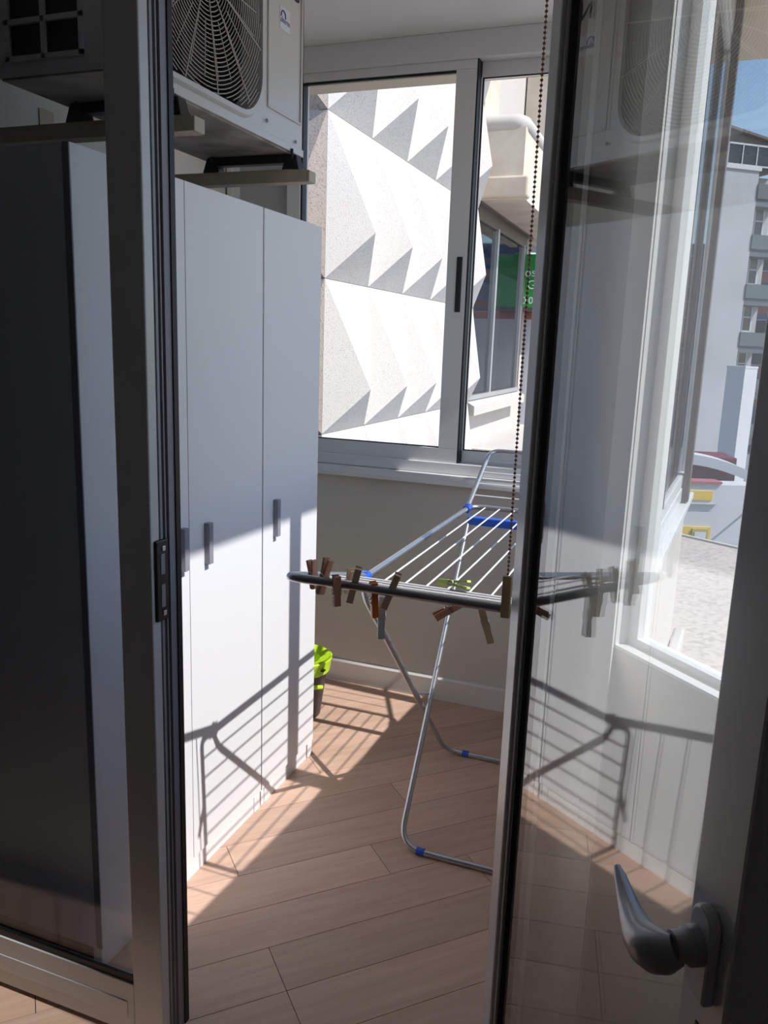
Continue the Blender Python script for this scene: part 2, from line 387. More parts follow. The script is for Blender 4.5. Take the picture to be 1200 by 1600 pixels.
# ------------------------------------------------------------------ window_2 : side windows
def side_root(name, label, cat): return thing(name, label, cat, (xi(0)+0.0, 0, 0), -math.atan(0.0625), kind='structure')
w2 = side_root('window_2', 'white framed side windows of the balcony facing the street', 'window')
q = 1/math.cos(math.atan(0.0625)); T = 0.052
Y0s, Y1s = 1.322*q, 3.265*q
part('outer_frame', MB().box(0, T, Y0s, Y1s, 0.985, 1.035).box(0, T, Y0s, Y1s, 2.50, 2.60).box(0, T, 3.20, Y1s, 1.035, 2.5), M['frame'], w2, bevel=0.003)
part('sash_frame', MB().box(0.005, 0.026, Y0s, 2.33, 1.035, 1.080).box(0.005, 0.026, Y0s, 2.33, 2.455, 2.50).box(0.005, 0.026, 2.25, 2.33, 1.08, 2.455).box(0.005, 0.026, Y0s, 1.455, 1.08, 2.455), M['frame'], w2, bevel=0.002)
part('pane', MB().box(0.014, 0.018, 1.455, 2.25, 1.08, 2.455), M['g_win'], w2)
part('sash_frame', MB().box(0.028, 0.049, 2.26, 3.20, 1.035, 1.080).box(0.028, 0.049, 2.26, 3.20, 2.455, 2.50).box(0.028, 0.049, 2.26, 2.32, 1.08, 2.455).box(0.028, 0.049, 3.14, 3.20, 1.08, 2.455), M['frame'], w2, bevel=0.002)
part('gasket', MB().box(0.049, 0.053, 2.322, 2.332, 1.08, 2.455), M['dkframe'], w2)
part('pane', MB().box(0.036, 0.040, 2.32, 3.14, 1.08, 2.455), M['g_win'], w2)
part('corner_post', MB().box(0.052, 0.075, 3.03, 3.09, 0.985, 2.60), M['dkframe'], w2, bevel=0.003)

# ------------------------------------------------------------------ doorway wall, pillar, slanted facade with window_3
struct('wall_front', MB().box(-3.1, -1.70, Y_DOOR, 1.30, 0, H).box(-1.70, -0.236, Y_DOOR, 1.30, 2.20, H),
       M['wall'],
       'doorway wall between dark room and sunny balcony', 'wall')
struct('wall_pillar', MB().prism([(-0.135, 1.235), (-0.098, 1.165), (-0.0715, 1.165), (-0.0765, 1.235), (-0.0770, 1.300), (xo(1.315)-0.002, 1.318), (xi(1.315)-0.03, 1.318), (-0.178, 1.318)], 0, 2.599), M['room'],  # fin reaching into the room is added to keep sun off the closed leaf
       'narrow pillar with added sun-blocking fin between the open leaf and the slanted window', 'wall')
ZS = 1.035
A = Vector((-0.0755, 1.300, 0)); fu = Vector((s2, -s2, 0)); fn = Vector((s2, s2, 0))
w3 = thing('window_3', 'slanted room window in white frame behind the open door leaf', 'window', A, R(-45), kind='structure')
WW = 0.72
WD, PU, PZ = 0.026, 0.021, 0.013
part('reveal_strip', MB().box(-0.004, 0.0005, 0, 0.05, ZS, 2.52), M['frame'], w3)
part('inner_sill', MB().box(-0.004, WW, 0, 0.05, ZS-0.006, ZS), M['frame'], w3)
part('outer_frame', MB().box(0.0005, PU, WD, 0.050, ZS, 2.52).box(PU, WW-0.03, WD, 0.05, ZS, ZS+PZ).box(PU, WW-0.03, WD, 0.05, 2.48, 2.52).box(WW-0.03, WW, WD, 0.05, ZS, 2.52), M['frame'], w3)
part('pane', MB().box(PU, WW-0.03, 0.036, 0.040, ZS+PZ, 2.48), M['g_win'], w3)
wf = MB(); wf.m = Matrix.Translation(A) @ Matrix.Rotation(R(-45), 4, 'Z')
wf.box(-0.004, WW, 0.0, 0.05, -0.5, ZS-0.0065).box(-0.004, WW, 0, 0.05, 2.521, H-0.04).box(-0.012, -0.0045, 0.001, 0.03, ZS-0.0065, 2.521).box(WW+0.001, 2.2, 0, 0.07, -0.5, H)
struct('wall_facade', wf, M['room'], 'slanted outer wall of the room below and beside its window', 'wall')
struct('wall_room', MB().box(1.45, 1.52, -2.5, -0.12, 0, H).box(-3.1, 1.52, -2.57, -2.5, 0, H).box(-3.17, -3.1, -2.57, 1.30, 0, H), M['room'], 'plain walls of the unlit room', 'wall')
struct('ceiling_room', MB().prism([(0.27, -2.5), (1.5, -2.5), (1.5, -0.1), (0.27, 1.14)], H, H+0.16), M['room'], 'ceiling over the right part of the room', 'ceiling')

# ------------------------------------------------------------------ door_1 : closed left leaf
d1 = thing('door_1', 'closed left door leaf of white aluminium with large tinted pane', 'door', (-1.66, Y_DOOR, 0), kind='structure')
L = 0.746   # to X=-0.914
part('stile', MB().box(L-0.074, L, 0, 0.027, 0.012, 2.18), M['leaf'], d1, bevel=0.003)
part('stile', MB().box(0, 0.074, 0, 0.027, 0.012, 2.18), M['leaf'], d1, bevel=0.003)
part('bottom_rail', MB().box(0.074, L-0.074, 0, 0.027, 0.012, 0.136).box(0.074, L-0.09, -0.002, 0.0, 0.05, 0.09), M['leaf'], d1, bevel=0.002)
part('top_rail', MB().box(0.074, L-0.074, 0, 0.027, 2.10, 2.18), M['leaf'], d1, bevel=0.003)
part('gasket', MB().box(0.074, L-0.074, 0.004, 0.012, 0.136, 0.151), M['rubber'], d1)
part('pane', MB().box(0.070, L-0.070, 0.012, 0.016, 0.14, 2.105), M['g_left'], d1)
part('edge_profile', MB().box(L-0.030, L+0.001, 0.029, 0.036, 0.012, 2.18).box(L-0.03, L+0.004, 0.040, 0.044, 0.012, 2.18).box(L-0.03, L-0.004, 0.027, 0.047, 0.012, 2.18), M['groove'], d1)
part('rebate_profile', MB().box(L-0.03, L+0.008, 0.047, 0.066, 0.012, 2.18), M['handle'], d1)
part('gasket', MB().box(L-0.02, L+0.011, 0.066, 0.080, 0.012, 2.18), M['rubber'], d1)
st = part('strike_plate', MB().box(L-0.005, L+0.0065, 0.008, 0.0465, 0.962, 1.122), M['black'], d1, bevel=0.003)
for z in (0.977, 1.105):
    MB().box(L+0.0065, L+0.0085, 0.024, 0.034, z-0.005, z+0.005).build('screw', M['screw'], st, bevel=0.0015)
for z0, z1 in ((0.99, 1.035), (1.055, 1.095)):
    MB().box(L+0.0065, L+0.0075, 0.020, 0.032, z0, z1).build('latch_slot', M['handle'], st)

# ------------------------------------------------------------------ door_2 : open right leaf (reflecting glass)
nx, ny = 0.8884, 0.4590
hp = Vector((-0.2366, 1.3095, 0))
# local: x along the leaf from hinge towards the camera, y towards the viewer side (-n)
d2 = thing('door_2', 'right door leaf swung open with handle and mirror-like pane', 'door', hp, math.atan2(-nx, ny), kind='structure')
def flip(mb): return mb
# rotation about z of angle a maps local x->(ny,-nx), local y->(nx,ny) : viewer side is local -y
LL = 0.722
def stile_prof(x0, x1, bead_side):
    return MB().box(x0, x1, -0.015, 0.045, 0.012, 2.18)
part('stile', MB().box(0, 0.050, -0.015, 0.045, 0.012, 2.18), M['leaf'], d2, bevel=0.004)
part('stile', MB().box(0.648, LL, -0.015, 0.045, 0.012, 2.18), M['leaf'], d2, bevel=0.004)
part('glazing_bead', MB().box(0.050, 0.058, -0.009, 0.035, 0.14, 2.10).box(0.640, 0.648, -0.009, 0.035, 0.14, 2.10), M['leaf'], d2, bevel=0.002)
part('bottom_rail', MB().box(0.050, 0.648, -0.015, 0.045, 0.012, 0.136), M['leaf'], d2, bevel=0.004)
part('top_rail', MB().box(0.050, 0.648, -0.015, 0.045, 2.10, 2.18), M['leaf'], d2, bevel=0.004)
part('gasket', MB().box(0.058, 0.064, -0.005, 0.030, 0.136, 2.10).box(0.636, 0.640, -0.005, 0.03, 0.136, 2.10), M['rubber'], d2)
part('pane', MB().box(0.060, 0.640, 0.0, 0.005, 0.136, 2.10), M['g_right'], d2)
pl = MB()
arc = [(0.018*math.cos(a), 0.018*math.sin(a)) for a in [math.pi*k/10 for k in range(11)]]
prof = [(0.686+x, 1.008+z) for x, z in arc]+[(0.686-0.018, 0.938), (0.686+0.018, 0.938)]
pl.extr(prof, 'y', -0.026, -0.015)
part('escutcheon', pl, M['leaf'], d2, bevel=0.003)
ro = MB(); ro.m = Matrix.Translation((0.686, -0.026, 0.988)) @ Matrix.Rotation(R(90), 4, 'X')
ro.lathe([(0.0, 0), (0.0175, 0), (0.0175, 0.010), (0.014, 0.014), (0.0135, 0.024), (0.0, 0.024)], 20)
part('handle_rose', ro, M['lever'], d2, smooth=True)
lp = [(.688,-.046,.986),(.684,-.054,.980),(.674,-.058,.974),(.660,-.059,.968),(.643,-.058,.964),(.624,-.055,.962),(.604,-.052,.963),(.585,-.049,.966),(.568,-.047,.971),(.556,-.046,.975)]
lr = [.0135,.0175,.0195,.0190,.0170,.0142,.0113,.0088,.0066,.0035]
part('lever_handle', MB().tube(lp, lr, 16), M['lever'], d2, smooth=True)
part('keyhole', MB().box(0.681, 0.691, -0.0165, -0.0149, 0.885, 0.905), M['black'], d2, bevel=0.002)
part('hinge', MB().tube([(-0.004, 0.010, 0.30), (-0.004, 0.010, 0.40)], 0.008, 10).tube([(-0.004, 0.010, 1.85), (-0.004, 0.010, 1.95)], 0.008, 10), M['frame'], d2, smooth=True)
struct('trim_3', MB().box(-1.70, -0.225, 1.225, 1.30, 2.185, 2.20).box(-0.229, -0.225, 1.34, 1.345, 0, 0.001), M['leaf'], 'white door frame head above the double door', 'door frame')

# ------------------------------------------------------------------ cabinets
CX = -1.18
def cabinet(y0, y1, doors, label, hs):
    r = thing('storage_cabinet', label, 'cabinet', (CX, y0, 0), group='white cabinets along the left wall')
    wd = y1-y0
    part('carcass', MB().box(-0.48, -0.019, 0.0, wd, 0.055, 1.862), M['cab'], r, bevel=0.0015)
    part('plinth', MB().box(-0.03, -0.006, 0.004, wd-(0.045 if doors == 1 else 0.004), 0.0, 0.055), M['cab'], r)
    for i in range(doors):
        a = i*wd/doors; b = (i+1)*wd/doors
        d = part('cabinet_door', MB().box(-0.017, 0, a+0.0012, b-0.0012, 0.058, 1.862), M['cab'], r, bevel=0.001)
        hy, z0, z1 = hs[i]; hy -= y0
        MB().box(0.0005, 0.017, hy-0.0095, hy+0.0095, z0, z1).build('handle', M['handle'], d, bevel=0.001)
    for y in (0.04, wd-0.022):
        for x in (-0.022, -0.43):
            if doors == 1 or y > 0.1 or x < -0.1:
                part('foot', MB().box(x-0.02 if x < -0.1 or y < 0.1 else x, x+0.02, y-0.018, y+0.018, 0.0, 0.055), M['cab'], r, bevel=0.002)
    return r
cab0 = cabinet(1.350, 2.118, 2, 'white two-door cabinet nearest the doorway, handles side by side', [(1.700, 0.910, 1.022), (1.812, 0.902, 1.015)])
part('edge_band', MB().box(-0.0165, -0.001, -0.0008, 0.0010, 0.058, 1.862), M['handle'], cab0)
part('edge_band', MB().box(-0.0225, -0.0185, -0.0012, 0.001, 0.055, 1.862), M['cab'], cab0)
cabinet(2.122, 2.506, 1, 'white single-door cabinet at the far end of the row', [(2.196, 0.897, 1.014)])

# ------------------------------------------------------------------ air conditioner
AX, AY0, AY1, AZ0, AZ1 = -1.10, 1.405, 2.195, 2.005, 2.555
ac = thing('air_conditioner', 'cream outdoor air conditioner unit with round fan guard above the cabinets', 'air conditioner', (AX, AY0, AZ0))
W, HT = AY1-AY0, AZ1-AZ0
fy, fz, hr = 0.300, 0.285, 0.262
c_ = MB()
# front sheet with rounded square opening
def rsq(cy, cz, hw, hh, rad, n=8):
    o = []
    for (sx, sz, a0) in ((1, 1, 0), (-1, 1, 90), (-1, -1, 180), (1, -1, 270)):
        for k in range(n+1):
            a = R(a0+90*k/n); o.append((cy+sx*(hw-rad)+rad*math.cos(a), cz+sz*(hh-rad)+rad*math.sin(a)))
    return o
inn = rsq(fy, fz, 0.245, 0.245, 0.10)
n = len(inn)
def outp(p):
    dy, dz = p[0]-fy, p[1]-fz
    cand = []
    if dy > 0: cand.append((0.56-fy)/dy)
    if dy < 0: cand.append((0-fy)/dy)
    if dz > 0: cand.append((HT-fz)/dz)
    if dz < 0: cand.append((0-fz)/dz)
    t = min(cand); return (fy+dy*t, fz+dz*t)
outl = [outp(p) for p in inn]
vs = [(0, a, b) for a, b in outl]+[(0.0, a, b) for a, b in rsq(fy, fz, 0.262, 0.262, 0.11)]+[(0.010, a, b) for a, b in rsq(fy, fz, 0.256, 0.256, 0.107)]+[(0.010, a, b) for a, b in inn]+[(-0.05, a, b) for a, b in inn]
fs = []
for L_ in range(4):
    for k in range(n):
        l = (k+1) % n; fs.append((L_*n+k, L_*n+l, (L_+1)*n+l, (L_+1)*n+k))
c_.add(vs, fs)
# corner fills of the front sheet and the right-hand panel with embossed recess
for (a, b) in ((0, 0), (0, HT), (0.56, 0), (0.56, HT)):
    ks = sorted(range(n), key=lambda k: (outl[k][0]-a)**2+(outl[k][1]-b)**2)
    on_y = [k for k in range(n) if abs(outl[k][0]-a) < 1e-6]; on_z = [k for k in range(n) if abs(outl[k][1]-b) < 1e-6]
    if on_y and on_z:
        ky = min(on_y, key=lambda k: abs(outl[k][1]-b)); kz = min(on_z, key=lambda k: abs(outl[k][0]-a))
        c_.add([(0, a, b), (0, *outl[ky]), (0, *outl[kz])], [(0, 1, 2)])
c_.box(-0.004, 0.0, 0.56, W, 0, HT)
c_.box(-0.30, -0.298, 0, W, 0, HT).box(-0.30, 0, W-0.003, W, 0, HT).box(-0.30, 0, 0, W, HT-0.003, HT)
# near side: frame around the coil opening
c_.box(-0.30, -0.272, 0, 0.003, 0, HT).box(-0.085, 0, 0, 0.003, 0, HT).box(-0.272, -0.085, 0, 0.003, 0, 0.032).box(-0.272, -0.085, 0, 0.003, HT-0.04, HT)
part('casing', c_, M['acw'], ac)
part('embossed_panel', MB().box(0.0, 0.005, 0.585, 0.592, 0.08, HT-0.05).box(0, 0.005, 0.77, 0.777, 0.08, HT-0.05).box(0, 0.005, 0.592, 0.77, 0.08, 0.087), M['acw'], ac, bevel=0.002)
part('skirt', MB().box(-0.003, 0.004, 0, W, 0, 0.018), M['acw'], ac, bevel=0.001)
part('base_pan', MB().box(-0.295, -0.004, 0.004, W-0.004, -0.004, 0.004), M['pan'], ac)
part('interior', MB().box(-0.19, -0.185, 0.003, 0.56, 0.01, HT-0.01).box(-0.28, -0.08, 0.02, 0.025, 0.03, HT-0.04), M['acdark'], ac)
sg = MB()
for x in (-0.276, -0.184, -0.091): sg.box(x, x+0.010, -0.004, 0.003, 0.028, HT-0.04)
for z in (0.032, 0.100, 0.168, 0.236, 0.304, 0.372, 0.440, 0.508): sg.box(-0.276, -0.081, -0.004, 0.003, z-0.005, z+0.005)
part('side_grille', sg, M['acw'], ac)
g = MB()
for k in range(1, 37):
    r_ = 0.016+k*0.0091
    seg = 56; pts = []
    run = []
    hw = 0.243
    for j in range(seg+1):
        a = 2*math.pi*j/seg; y, z = r_*math.cos(a), r_*math.sin(a)
        ins = abs(y) < hw and abs(z) < hw and (abs(y) < hw-0.1 or abs(z) < hw-0.1 or math.hypot(abs(y)-hw+0.1, abs(z)-hw+0.1) < 0.1)
        if ins: run.append((0.004, fy+y, fz+z))
        if (not ins or j == seg) and len(run) > 1: g.tube(run, 0.0012, 4, caps=False)
        if not ins: run = []
for k in range(12):
    a = 2*math.pi*(k+0.35)/12
    L1 = 0.243/max(abs(math.cos(a)), abs(math.sin(a))); L1 = min(L1, 0.285)
    g.tube([(0.006, fy+0.02*math.cos(a), fz+0.02*math.sin(a)), (0.006, fy+L1*math.cos(a), fz+L1*math.sin(a))], 0.0017, 4)
for k in range(24):
    a = 2*math.pi*(k+0.85)/24
    g.tube([(0.005, fy+0.10*math.cos(a), fz+0.10*math.sin(a)), (0.005, fy+0.22*math.cos(a), fz+0.22*math.sin(a))], 0.0011, 4)
part('fan_guard', g, M['guard'], ac, kind='stuff')
fb = MB(); fb.m = Matrix.Translation((-0.09, fy, fz)) @ Matrix.Rotation(R(90), 4, 'Y')
fb.lathe([(0, 0.03), (0.05, 0.03), (0.055, 0), (0.05, -0.03), (0, -0.03)], 20)
for k in range(3):
    a0 = 2*math.pi*k/3; vs = []; 
    for i, rr in enumerate((0.05, 0.12, 0.21)):
        for j in range(5):
            a = a0+j*0.32; vs.append((rr*math.cos(a), rr*math.sin(a), 0.03-j*0.015))
            vs.append((rr*math.cos(a), rr*math.sin(a), 0.026-j*0.015))
    fs = []
    for i in range(2):
        for j in range(4):
            a_, b_, c2, d_ = (i*5+j)*2, (i*5+j+1)*2, ((i+1)*5+j+1)*2, ((i+1)*5+j)*2
            fs += [(a_, b_, c2, d_), (a_+1, d_+1, c2+1, b_+1)]
    fb.add(vs, fs)
part('fan', fb, M['fan'], ac, smooth=True)
for (y, z) in ((0.578, 0.045), (0.06, 0.02), (0.74, 0.03)):
    sc = MB(); sc.m = Matrix.Translation((0.004, y, z)) @ Matrix.Rotation(R(90), 4, 'Y'); sc.lathe([(0, 0), (0.005, 0), (0.004, 0.003), (0, 0.003)], 10)
    part('screw', sc, M['handle'], ac)
sk = part('sticker', MB().box(0.0, 0.0012, 0.650, 0.706, 0.287, 0.342), M['sticker'], ac)
mt = Matrix(((0, 0, 1, 0.0014), (1, 0, 0, 0.652), (0, 1, 0, 0.304), (0, 0, 0, 1)))
text('sticker_text', 'alterm', 0.020, M['txtb'], sk, mt)
ar = MB(); ar.tube([(0.002, 0.667+0.012*math.cos(R(a)), 0.318+0.014*math.sin(R(a))) for a in range(-10, 200, 15)], 0.0018, 6)
ar.build('sticker_arc', M['txtb'], sk)
mt = Matrix(((0, 0, 1, 0.0012), (1, 0, 0, 0.762), (0, 1, 0, 0.380), (0, 0, 0, 1)))
text('brand_letters', 'NG', 0.062, M['txtk'], ac, mt, align='RIGHT')

# brackets and rubber feet
for (by, lab) in ((1.585-AY0, 0), (2.13-AY0, 1)):
    pass
for by, lab in ((1.585, 'beige wall bracket under the near end of the air conditioner'), (2.135, 'beige wall bracket under the far end of the air conditioner')):
    b = thing('wall_bracket', lab, 'bracket', (-1.95, by, 1.925), group='air conditioner brackets')
    part('arm', MB().extr([(-0.020, 0.0), (0.020, 0.0), (0.020, 0.032), (0.016, 0.032), (0.016, 0.004), (-0.016, 0.004), (-0.016, 0.032), (-0.020, 0.032)], 'x', 0.0, 0.905)
         .box(0.0, 0.86, -0.02, 0.02, 0.0325, 0.0335), M['bracket'], b)
    part('wall_plate', MB().box(0, 0.004, -0.03, 0.03, -0.05, 0.24), M['bracket'], b, bevel=0.001)
    part('end_cap', MB().box(0.905, 0.913, -0.020, 0.020, 0, 0.030), M['bracket'], b, bevel=0.002)
    for x in (0.60, 0.865-0.012):
        f = MB(); h0, h1 = 0.0335, 0.072
        f.add([(x-0.026, -0.02, h0), (x+0.026, -0.02, h0), (x+0.026, 0.02, h0), (x-0.026, 0.02, h0), (x-0.016, -0.015, h1), (x+0.016, -0.015, h1), (x+0.016, 0.015, h1), (x-0.016, 0.015, h1)],
              [(3, 2, 1, 0), (4, 5, 6, 7), (0, 1, 5, 4), (1, 2, 6, 5), (2, 3, 7, 6), (3, 0, 4, 7)])
        ft = part('rubber_foot', f, M['black'], b, bevel=0.002)
        MB().tube([(x+0.005, -0.018, h1-0.01), (x+0.005, -0.018, h1+0.014)], 0.004, 6).build('bolt', M['black'], ft)
    part('foot_rail', MB().box(0.585, 0.862, -0.013, 0.013, 0.052, 0.0745), M['black'], b)

# ------------------------------------------------------------------ drying rack
XL, XRk, ZM = -0.722, -0.180, 0.922
YN, YF = 1.755, 2.865
JN, JF = 1.815, 2.815
rk = thing('drying_rack', 'folding silver clothes drying rack with blue joints and raised wings', 'drying rack', (0, 0, 0))
rk.location = (-0.445, 2.40, 0)
OFF = Vector((0.445, -2.40, 0))
def rp(*p): return Vector(p)+OFF
rt_ = 0.0092
part('main_frame', MB().tube(fillet([rp(XL+0.05, YN, ZM), rp(XL, YN, ZM), rp(XL, YF, ZM), rp(XRk, YF, ZM), rp(XRk, YN, ZM), rp(XL+0.05, YN, ZM)], 0.055), rt_, 10, caps=False), M['steel'], rk, smooth=True)
for k in range(1, 10):
    x = XL+k*(XRk-XL)/10
    part('wire', MB().tube([rp(x, YN, ZM), rp(x, YF, ZM)], 0.0026, 6), M['wire'], rk, smooth=True)
TN = (1.385, 1.040); TF = (3.125, 1.100)
for nm, (ty, tz), yb in (('near', TN, JN), ('far', TF, JF)):
    zb = ZM+0.006
    wg = part('wing_frame', MB().tube(fillet([rp(XL, yb, zb), rp(XL, ty, tz), rp(XRk, ty, tz), rp(XRk, yb, zb)], 0.045, 8), rt_, 12), M['steel'], rk, smooth=True)
    for k in range(1, 5):
        t = k/5.0; y, z = yb+(ty-yb)*t, zb+(tz-zb)*t
        MB().tube([rp(XL, y, z), rp(XRk, y, z)], 0.0024, 6).build('wing_wire', M['wire'], wg, smooth=True)
for x in (XL, XRk):
    for y in (JN, JF):
        part('blue_joint', MB().tube([rp(x, y-0.022, ZM+0.001), rp(x, y+0.022, ZM+0.001)], 0.0135, 10).tube([rp(x, y, ZM-0.016), rp(x, y, ZM+0.018)], 0.009, 8), M['blue'], rk, smooth=True)
lgx0, lgx1 = XL+0.022, XRk-0.022
part('leg_frame', MB().tube(fillet([rp(lgx0+0.008, 2.715, ZM-0.022), rp(lgx0+0.012, 2.085, 0.010), rp(lgx1-0.012, 2.085, 0.010), rp(lgx1-0.008, 2.715, ZM-0.022)], 0.075, 8), rt_, 12), M['steel'], rk, smooth=True)
part('leg_frame', MB().tube(fillet([rp(XL, JN, ZM-0.006), rp(XL-0.002, JN+0.022, 0.862), rp(XL-0.012, 2.72, 0.010), rp(XRk+0.006, 2.72, 0.010), rp(XRk+0.002, JN+0.022, 0.862), rp(XRk, JN, ZM-0.006)], 0.075, 8), rt_, 12), M['steel'], rk, smooth=True)
part('blue_bar', MB().box(XL+0.03+OFF.x, XRk-0.03+OFF.x, 2.700-2.40, 2.730-2.40, ZM-0.034, ZM-0.006), M['blue'], rk, bevel=0.003)
for x, y in ((lgx0+0.080, 2.085), (lgx1-0.105, 2.085), (XL+0.07, 2.72), (XRk-0.10, 2.72)):
    part('blue_foot', MB().tube([rp(x-0.012, y, 0.0115), rp(x+0.012, y, 0.0115)], 0.0115, 10), M['blue'], rk, smooth=True)
for x in (XL+0.012, XRk-0.012):
    part('pivot_pin', MB().tube([rp(x-0.022, 2.352, 0.392), rp(x+0.022, 2.352, 0.392)], 0.006, 8), M['screw'], rk, smooth=True)

# ------------------------------------------------------------------ clothes pegs
def peg(name, label, m, loc, rot, ln=0.068, wd=0.013, group=None, open_=0.0):
    r = thing(name, label, 'clothespin', loc, group=group); r.rotation_euler = rot
    for s in (-1, 1):
        pts = [(s*0.0008, -ln*0.45), (s*0.0068, -ln*0.42), (s*0.0072, -ln*0.05), (s*0.0060, ln*0.05), (s*0.0100, ln*0.55), (s*0.0055, ln*0.57), (s*0.0008, ln*0.05)]
        if s < 0: pts = pts[::-1]
        p = part('prong', MB().extr(pts, 'x', -wd/2, wd/2), m, r)
    sp = MB()
    sp.tube([(x, 0.0075*math.cos(a), 0.0075*math.sin(a)+ln*0.04) for x, a in [(-wd/2-0.001+0.0*k, 2*math.pi*k/12) for k in range(13)]], 0.0008, 5)
    sp.tube([(wd/2+0.001, 0.0075*math.cos(a), 0.0075*math.sin(a)+ln*0.04) for a in [2*math.pi*k/12 for k in range(13)]], 0.0008, 5)
    sp.tube([(-wd/2-0.001, 0, ln*0.04+0.0), (wd/2+0.001, 0, ln*0.04)], 0.0022, 6)
    part('spring', sp, M['screw'], r, smooth=True)
    return r
G = 'clothespins clipped on the drying rack'
wz = lambda y: ZM+0.006+(TN[1]-ZM-0.006)*((JN-y)/(JN-TN[0]))
pegs = [
    ('clothespin', 'dark reddish wooden clothespin at the rounded left corner of the rack', M['woodd'], (-0.690, 1.452, wz(1.452)+0.004), (R(-10), 0, R(70)), 0.060),
    ('clothespin', 'reddish wooden clothespin leaning right, second from the left corner', M['woodd'], (-0.640, 1.395, 1.043), (R(8), R(10), R(60)), 0.074),
    ('clothespin', 'small upright reddish wooden clothespin, third from the left corner', M['woodd'], (-0.604, 1.378, 1.024), (R(0), R(-2), R(40)), 0.062),
    ('clothespin', 'short pale wooden clothespin peeping up behind the third one', M['wood'], (-0.612, 1.460, wz(1.460)+0.000), (R(10), R(5), R(50)), 0.052),
    ('clothespin', 'pale wooden clothespin leaning right beside the blue joint', M['wood'], (-0.574, 1.390, 1.036), (R(6), R(13), R(20)), 0.076),
    ('clothespin', 'bright orange plastic clothespin clipped beside the milky one', M['orange'], (-0.531, 1.392, 1.012), (R(0), R(-4), R(35)), 0.072),
    ('clothespin', 'wide pale wooden clothespin just right of the orange one', M['wood'], (-0.497, 1.386, 1.036), (R(4), R(20), R(15)), 0.076),
    ('clothespin', 'milky plastic clothespin hanging lowest beneath the orange one', M['clearp'], (-0.520, 1.405, 0.985), (R(178), R(0), R(25)), 0.086),
    ('clothespin', 'reddish wooden clothespin lying almost hidden under the front tube', M['woodd'], (-0.388, 1.425, 1.010), (R(180), R(62), R(30)), 0.060),
    ('clothespin', 'brown wooden clothespin hanging below the front tube near the door leaf', M['wood'], (-0.315, 1.405, 1.000), (R(180), R(-18), R(20)), 0.070),
]
for nm, lb, m, loc, rot, ln in pegs: peg(nm, lb, m, loc, rot, ln, group=G)
p = peg('clothespin', 'lime green plastic clothespin lying across the wires', M['limep'], (-0.475, 1.74, ZM+0.042), (R(90), R(0), R(72)), 0.088, 0.014, group=G)
p.rotation_euler = (R(82), R(12), R(68))

# ------------------------------------------------------------------ roller blind with bead chain
rb = thing('roller_blind', 'brown beaded blind chain hanging by the door, with its blind above', 'blind', (-0.268, 1.352, 0))
part('blind_tube', MB().tube([(-0.66, 0, 2.30), (0.028, 0, 2.30)], 0.022, 16), M['frame'], rb, smooth=True)
for x in (-0.67, 0.022):
    part('blind_bracket', MB().box(x, x+0.006, -0.052, 0.03, 2.27, 2.34), M['frame'], rb, bevel=0.001)
cc = MB()
nb = 160
for k in range(nb):
    z = 1.114+k*0.0074; cc.lathe([(0, z-0.0028), (0.0022, z-0.0015), (0.0027, z), (0.0022, z+0.0015), (0, z+0.0028)], 8)
cc.tube([(0, 0, 1.108), (0, 0, 2.30)], 0.0006, 4)
part('bead_chain', cc, M['bead'], rb, smooth=True, kind='stuff')
part('pull_weight', MB().box(-0.008, 0.008, -0.005, 0.005, 1.034, 1.110), M['weight'], rb, bevel=0.0015)

# ------------------------------------------------------------------ mop bucket
bk = thing('mop_bucket', 'dark mop bucket with lime green rim and spout behind the cabinet', 'bucket', (-1.378, 2.79, 0))
bk.scale = (0.83, 0.83, 0.83)
part('pail', MB().lathe([(0.0, 0.004), (0.098, 0.004), (0.100, 0.0), (0.103, 0.004), (0.138, 0.27), (0.135, 0.27), (0.10, 0.012), (0.0, 0.012)], 32), M['bucket'], bk, smooth=True)
rim = MB()
pr_ = [(0.136, 0.235), (0.146, 0.235), (0.152, 0.275), (0.158, 0.300), (0.150, 0.306), (0.140, 0.290), (0.135, 0.262)]
rim.lathe(pr_+[pr_[0]], 32)
part('rim', rim, M['lime'], bk, smooth=True)
part('wringer', MB().lathe([(0.150, 0.303), (0.10, 0.285), (0.07, 0.20), (0.055, 0.16), (0.052, 0.165), (0.068, 0.206), (0.097, 0.291), (0.148, 0.307)], 24), M['lime'], bk, smooth=True)
hb = MB(); hb.tube(fillet([(-0.05, -0.150, 0.262), (0.06, -0.165, 0.240), (0.125, -0.140, 0.210), (0.160, -0.085, 0.198)], 0.05), [0.010]*16, 8)
part('bucket_handle', hb, M['lime'], bk, smooth=True)
part('rim_slot', MB().box(0.140, 0.1545, -0.06, -0.035, 0.262, 0.268), M['black'], bk)

